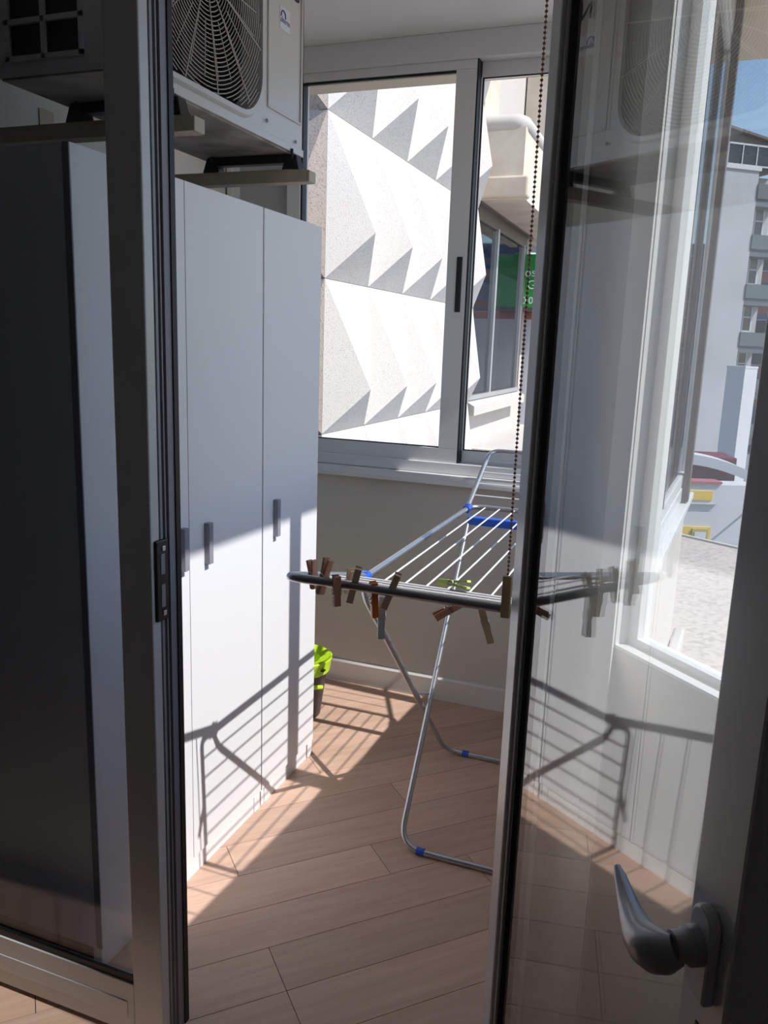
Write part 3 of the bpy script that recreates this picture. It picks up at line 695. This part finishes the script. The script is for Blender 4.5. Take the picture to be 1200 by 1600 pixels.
# ------------------------------------------------------------------ neighbour facade with folded concrete panels
NX = -2.2
nf = thing('neighbour_facade', 'sunlit neighbouring facade of folded cream concrete panels', 'building', (NX, 4.72, 0))
part('backing', MB().box(-1.6, -0.06, 0.0, 3.60, -4.0, 5.8), M['concrete'], nf)
CW, CH = 0.72, 0.968; ROW0 = 0.913
for r_ in range(-2, 4):
    for c in range(5):
        z0 = ROW0+r_*CH; y0 = c*CW
        g_ = 0.0015
        Rr, Ss, Pp, Qq, Tt = (0, y0+g_, z0+g_), (0, y0+CW-g_, z0+g_), (0, y0+g_, z0+CH-g_), (0, y0+CW-g_, z0+CH-g_), (0.250, y0+0.20, z0+0.290)
        bb = [(-0.06, p[1], p[2]) for p in (Rr, Ss, Pp, Qq)]
        m_ = MB()
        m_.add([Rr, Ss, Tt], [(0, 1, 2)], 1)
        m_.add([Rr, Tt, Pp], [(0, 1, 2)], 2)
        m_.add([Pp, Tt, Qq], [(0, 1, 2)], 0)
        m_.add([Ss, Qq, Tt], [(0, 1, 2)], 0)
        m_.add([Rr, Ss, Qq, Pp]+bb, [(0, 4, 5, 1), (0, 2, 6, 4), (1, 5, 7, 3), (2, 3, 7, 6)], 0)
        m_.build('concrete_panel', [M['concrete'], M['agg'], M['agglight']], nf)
# wall facing us, same relief, with its shade put into the tan colour
for r_ in range(-1, 4):
    for c in range(2):
        z0 = ROW0+r_*CH; x1 = 0.0-c*0.8
        a, b, c3, d = (x1, -0.001, z0+0.002), (x1-0.797, -0.001, z0+0.002), (x1, -0.001, z0+CH-0.002), (x1-0.797, -0.001, z0+CH-0.002)
        t_ = (x1-0.20, -0.16, z0+0.28)
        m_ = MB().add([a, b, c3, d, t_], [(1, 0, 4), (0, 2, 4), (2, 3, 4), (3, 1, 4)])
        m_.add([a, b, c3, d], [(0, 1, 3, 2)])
        m_.build('return_panel', M['aggshade'], nf)

# neighbour's window, soffit, balcony, terrace
nb_ = thing('neighbour_building', 'neighbouring flat with dark window, concrete balcony above and low terrace ledge', 'building', (NX, 8.33, 0))
part('wall', MB().box(-0.5, -0.12, 0, 3.3, -4.0, 0.93).box(-0.5, -0.12, 2.75, 3.3, 0.93, 2.93).box(-2.0, -0.12, 0, 4.5, 2.93, 5.8), M['concrete'], nb_)
part('sill', MB().extr([(-0.2, 0.80), (0.06, 0.78), (0.06, 0.88), (-0.06, 0.94), (-0.2, 0.94)], 'y', 0.05, 2.75), M['concrete'], nb_)
part('soffit', MB().box(-0.12, 0.46, -0.0, 3.4, 2.935, 3.06), M['cstain'], nb_)
part('balcony_ledge', MB().box(-0.1, 0.49, -0.035, 0.12, 2.95, 3.15), M['cstain'], nb_, bevel=0.02)
bw = part('balcony_parapet', MB().box(-0.1, 0.43, 0.0, 0.10, 3.14, 3.60).box(0.33, 0.43, 0.1, 4.0, 2.95, 3.60), M['cstain'], nb_)
part('balcony_rail', MB().tube(fillet([(-0.15, 0.05, 3.64), (0.38, 0.05, 3.64), (0.38, 4.0, 3.64)], 0.10), 0.085, 14), M['concrete'], nb_, smooth=True)
part('upper_wall', MB().box(-0.12, -0.02, 0.1, 0.7, 3.1, 5.6), M['cstain'], nb_)
part('upper_wall', MB().box(-0.1, 0.9, 2.4, 2.6, 3.1, 5.6), M['cstain'], nb_)
wn = part('window_frame', MB().box(-0.09, -0.03, 0.10, 2.70, 0.94, 0.99).box(-0.09, -0.03, 0.10, 0.15, 0.99, 2.80).box(-0.09, -0.03, 2.62, 2.70, 0.99, 2.80).box(-0.10, -0.03, 0.10, 2.70, 2.78, 2.93), M['dkframe'], nb_)
MB().box(-0.075, -0.02, 1.02, 1.09, 0.94, 2.80).build('mullion', M['silver'], wn)
MB().box(-0.075, -0.02, 2.52, 2.56, 0.94, 2.80).build('mullion', M['silver'], wn)
MB().box(-0.075, -0.01, 0.10, 2.70, 0.935, 0.985).build('bottom_track', M['silver'], wn)
MB().box(-0.062, -0.056, 0.15, 1.02, 0.99, 2.78).build('pane', M['dkglass'], wn)
MB().box(-0.062, -0.056, 1.09, 2.62, 0.99, 2.78).build('pane', M['dkglass'], wn)
part('drip_edge', MB().box(-0.12, 0.02, 0.05, 2.85, 2.915, 2.934), M['dkframe'], nb_)
part('terrace_slab', MB().box(-0.3, 1.5, 0.0, 4.2, 0.25, 0.42), M['concrete'], nb_)
part('terrace_step', MB().box(-0.12, 0.30, 0.0, 0.15, -0.5, 0.44).box(0.30, 1.2, 0.0, 0.05, -0.5, 0.36), M['cstain'], nb_)

sg_ = thing('green_sign', 'green signboard with white lettering beyond the neighbouring window', 'sign', (-2.34, 11.40, 2.05))
part('board', MB().box(0, 0.55, 0, 0.04, 0, 0.70), M['green'], sg_, bevel=0.004)
for s, z, sz, x in (('os', 0.41, 0.165, 0.03), ('G', 0.245, 0.165, 0.07), ('0.0', 0.05, 0.13, 0.01)):
    text('lettering', s, sz, M['txtw'], sg_, Matrix(((1, 0, 0, x), (0, 0, -1, -0.003), (0, 1, 0, z), (0, 0, 0, 1))))
bwl = thing('boundary_wall', 'white boundary wall with dusty red coping under the green signboard', 'wall', (-2.4, 11.70, 0))
part('wall', MB().box(-0.2, 1.4, 0, 0.2, -4.0, 1.90), M['white'], bwl)
part('coping', MB().box(-0.22, 1.42, -0.02, 0.22, 1.90, 2.0), M['pink'], bwl, bevel=0.01)
part('sign_rail', MB().box(0.05, 0.6, -0.27, 0.0, 2.0, 2.05), M['dkframe'], bwl)
sh = thing('shrub', 'yellow green shrub behind the green signboard', 'shrub', (-2.15, 12.2, 1.9))
lm = MB()
for k in range(160):
    a = random.uniform(0, 2*math.pi); rr = random.uniform(0, 0.42); z = random.uniform(0.3, 0.98)
    c = Vector((rr*math.cos(a), rr*math.sin(a)*0.7, z)); q1 = Vector((random.uniform(-1, 1), random.uniform(-1, 1), random.uniform(-0.3, 1))).normalized()*0.05
    q2 = q1.cross(Vector((random.random(), 1, 0.3))).normalized()*0.016
    lm.add([c-q1, c+q2, c+q1, c-q2], [(0, 1, 2, 3)])
part('foliage', lm, M['leafy'], sh, kind='stuff')
part('stem', MB().tube([(0, 0, -1.0), (0.02, 0, 0.5)], 0.03, 8), M['woodd'], sh)

# ------------------------------------------------------------------ terrace slab outside right
ts = thing('terrace_roof', 'speckled stone chipping roof outside the slanted window', 'roof', (0, 0, 0))
tpts = [(xo(1.34)+0.005, 1.34), (xo(3.32)+0.005, 3.32), (-0.35, 3.32), (-0.35, 5.86), (0.031, 5.67), (0.41, 5.44), (3.4, 3.7), (3.4, -1.5), (1.62, -0.30)]
part('gravel_surface', MB().prism(tpts, 0.12, 0.30), M['terr'], ts)
part('edge_flashing', MB().prism([(-0.35, 5.90), (0.04, 5.70), (0.42, 5.47), (3.42, 3.73), (3.40, 3.70), (0.41, 5.44), (0.031, 5.67), (-0.35, 5.86)], 0.10, 0.312), M['concrete'], ts)
part('side_upstand', MB().prism([(xo(1.4)+0.003, 1.4), (xo(1.4)+0.045, 1.4), (xo(3.4)+0.045, 3.4), (xo(3.4)+0.003, 3.4)], 0.30, 0.40), M['concrete'], ts, bevel=0.01)

# ------------------------------------------------------------------ street buildings
tw = thing('tower_block', 'tall white rendered tower with glazed penthouse and grey balconies', 'building', (2.52, 60, 0), R(37))
# local +x points right/away, -y faces us; wall from x=-7 to 0
part('wall', MB().box(-7, 0, 0, 6, -14, 13.1), M['whitew'], tw)
part('coping', MB().box(-7.1, 0.1, -0.1, 6.1, 13.1, 13.35), M['white'], tw)
ph = part('penthouse', MB().extr([(-5.4, 13.35), (2.0, 13.35), (2.0, 14.75), (-5.4, 15.95)], 'y', 0.35, 5), M['dkframe'], tw)
for k, x in enumerate((-4.6, -3.5, -2.4, -1.3, -0.2, 0.9)):
    f = MB().box(x, x+0.06, 0.15, 0.3, 13.4, 14.7).box(x, x+1.1, 0.15, 0.3, 13.38, 13.46).box(x, x+1.1, 0.15, 0.3, 14.6, 14.7)
    wf_ = part('penthouse_window', f, M['white'], tw)
    MB().box(x+0.06, x+1.1, 0.22, 0.26, 13.46, 14.6).build('pane', M['dkglass'], wf_)
ro_ = MB().extr([(-5.6, 15.95), (-5.6, 16.1), (2.4, 14.85), (2.4, 14.7)], 'y', 0.0, 5.2)
part('penthouse_roof', ro_, M['dkframe'], tw)
part('downpipe', MB().box(-4.9, -4.7, -0.12, 0.0, 7.0, 12.6), M['purple'], tw)
part('recess_wall', MB().box(0.0, 2.2, 1.2, 6, -14, 13.0), M['stone'], tw)
for k in range(6):
    z = 12.0-k*3.1
    part('balcony', MB().box(0.0, 2.6, -0.1, 1.3, z-0.55, z+0.35).box(0.0, 2.0, 0.0, 1.3, z-1.0, z-0.5), M['dgrey'], tw)
    wf_ = part('window_frame', MB().box(0.2, 1.7, 1.05, 1.2, z-2.7, z-2.6).box(0.2, 1.7, 1.05, 1.2, z-1.75, z-1.67).box(0.2, 0.3, 1.05, 1.2, z-2.7, z-1.0).box(0.9, 1.0, 1.05, 1.2, z-2.7, z-1.0).box(1.6, 1.7, 1.05, 1.2, z-2.7, z-1.0), M['white'], tw)
    MB().box(0.3, 1.6, 1.12, 1.16, z-2.6, z-1.0).build('pane', M['dkglass'], wf_)

def far_building(label, loc, rz, wx, z1, m1, m2, nrow, ncol):
    b = thing('apartment_building', label, 'building', loc, rz)
    part('wall', MB().box(0, wx, 0, 8, -14, z1), m1, b)
    for r_ in range(nrow):
        z = z1-1.0-r_*3.0
        part('floor_band', MB().box(-0.05, wx+0.05, -0.1, 0.0, z-2.6, z-1.7), m2, b)
        for c in range(ncol):
            x = (c+0.25)*wx/ncol; ww = wx/ncol*0.5
            f = part('window_frame', MB().box(x-0.06, x+ww+0.06, -0.12, -0.02, z-1.56, z-1.5).box(x-0.06, x+ww+0.06, -0.12, -0.02, z-0.2, z-0.14).box(x-0.06, x, -0.12, -0.02, z-1.5, z-0.2).box(x+ww, x+ww+0.06, -0.12, -0.02, z-1.5, z-0.2), M['white'], b)
            MB().box(x, x+ww, -0.06, -0.03, z-1.5, z-0.2).build('pane', M['dkglass'], f)
    return b
far_building('red and grey apartment block seen through the balcony glass', (-7.1, 46, 0), R(0), 6.8, 8.1, M['stone'], M['brick'], 4, 3)
far_building('dark blue and red apartment block at the right edge', (4.35, 90, 0), R(-12), 16, 12.2, M['navy'], M['brick'], 5, 5)

gp = thing('white_pillar', 'square white chimney-like pillar in front of the tower', 'pillar', (1.30, 25, 0), R(-33))
part('shaft', MB().box(-0.55, 0.0, 0, 0.65, -8, 1.16), M['white'], gp)
part('cap', MB().box(-0.56, 0.01, -0.01, 0.66, 1.16, 1.22), M['white'], gp)
lw = thing('low_building', 'low white building with yellow strip and small yellow framed box', 'building', (0.3, 15, 0), R(22))
part('wall', MB().box(-2.8, 0.36, 0, 0.5, -8, -0.70), M['white'], lw)
part('side_wall', MB().prism([(0.36, 0.0), (0.36, 0.5), (1.3, 0.5), (1.3, 0.05)], -8, -0.72), M['white'], lw)
part('coping', MB().box(-2.8, 0.36, -0.04, 0.3, -0.70, -0.66), M['pink'], lw)
part('yellow_strip', MB().box(-1.0, 0.22, -0.02, 0.0, -0.99, -0.83), M['yellow'], lw)
part('ledge', MB().box(-2.8, 0.30, -0.05, 0, -1.07, -1.05), M['stone'], lw)
bx = part('yellow_box', MB().box(-0.3, 0.25, -0.03, 0, -1.78, -1.47), M['yellow'], lw)
MB().box(-0.08, 0.20, -0.06, -0.03, -1.85, -1.50).build('box_frame', M['yframe'], bx)
MB().box(-0.04, 0.16, -0.07, -0.06, -1.82, -1.56).build('box_window', M['sticker'], bx)
part('street_lamp_arm', MB().tube([(0.95, 0.1, -1.15), (0.80, -0.3, -1.05), (0.72, -0.45, -1.04)], 0.02, 6), M['white'], lw)
ach = thing('white_arch', 'shallow white arch above a dark red awning', 'arch', (0, 16.2, 0), R(14))
am = MB(); K = 16; top = []; bot = []
for k in range(K+1):
    t = k/K; x = -1.4+t*2.65; e = 1-(2*t-1)**2
    top.append((x, -0.66+0.30*e+0.02)); bot.append((x, -0.88+0.30*e+0.05))
vs = [(x, 0, z) for x, z in top]+[(x, 0, z) for x, z in bot]+[(x, 0.5, z) for x, z in top]+[(x, 0.5, z) for x, z in bot]
n_ = K+1; fs = []
for k in range(K):
    fs += [(k, n_+k, n_+k+1, k+1), (2*n_+k, 2*n_+k+1, 3*n_+k+1, 3*n_+k), (k, k+1, 2*n_+k+1, 2*n_+k), (n_+k, 3*n_+k, 3*n_+k+1, n_+k+1)]
fs += [(0, 2*n_, 3*n_, n_), (K, n_+K, 3*n_+K, 2*n_+K)]
part('arch_band', am.add(vs, fs), M['white'], ach)
part('awning', MB().box(-2.2, 1.1, 0.55, 1.5, -1.2, -0.45), M['maroon'], ach)
struct('ground', MB().box(-80, 80, 3, 160, -8.2, -8.0), M['ground'], 'grey street surface far below the balcony', 'ground')
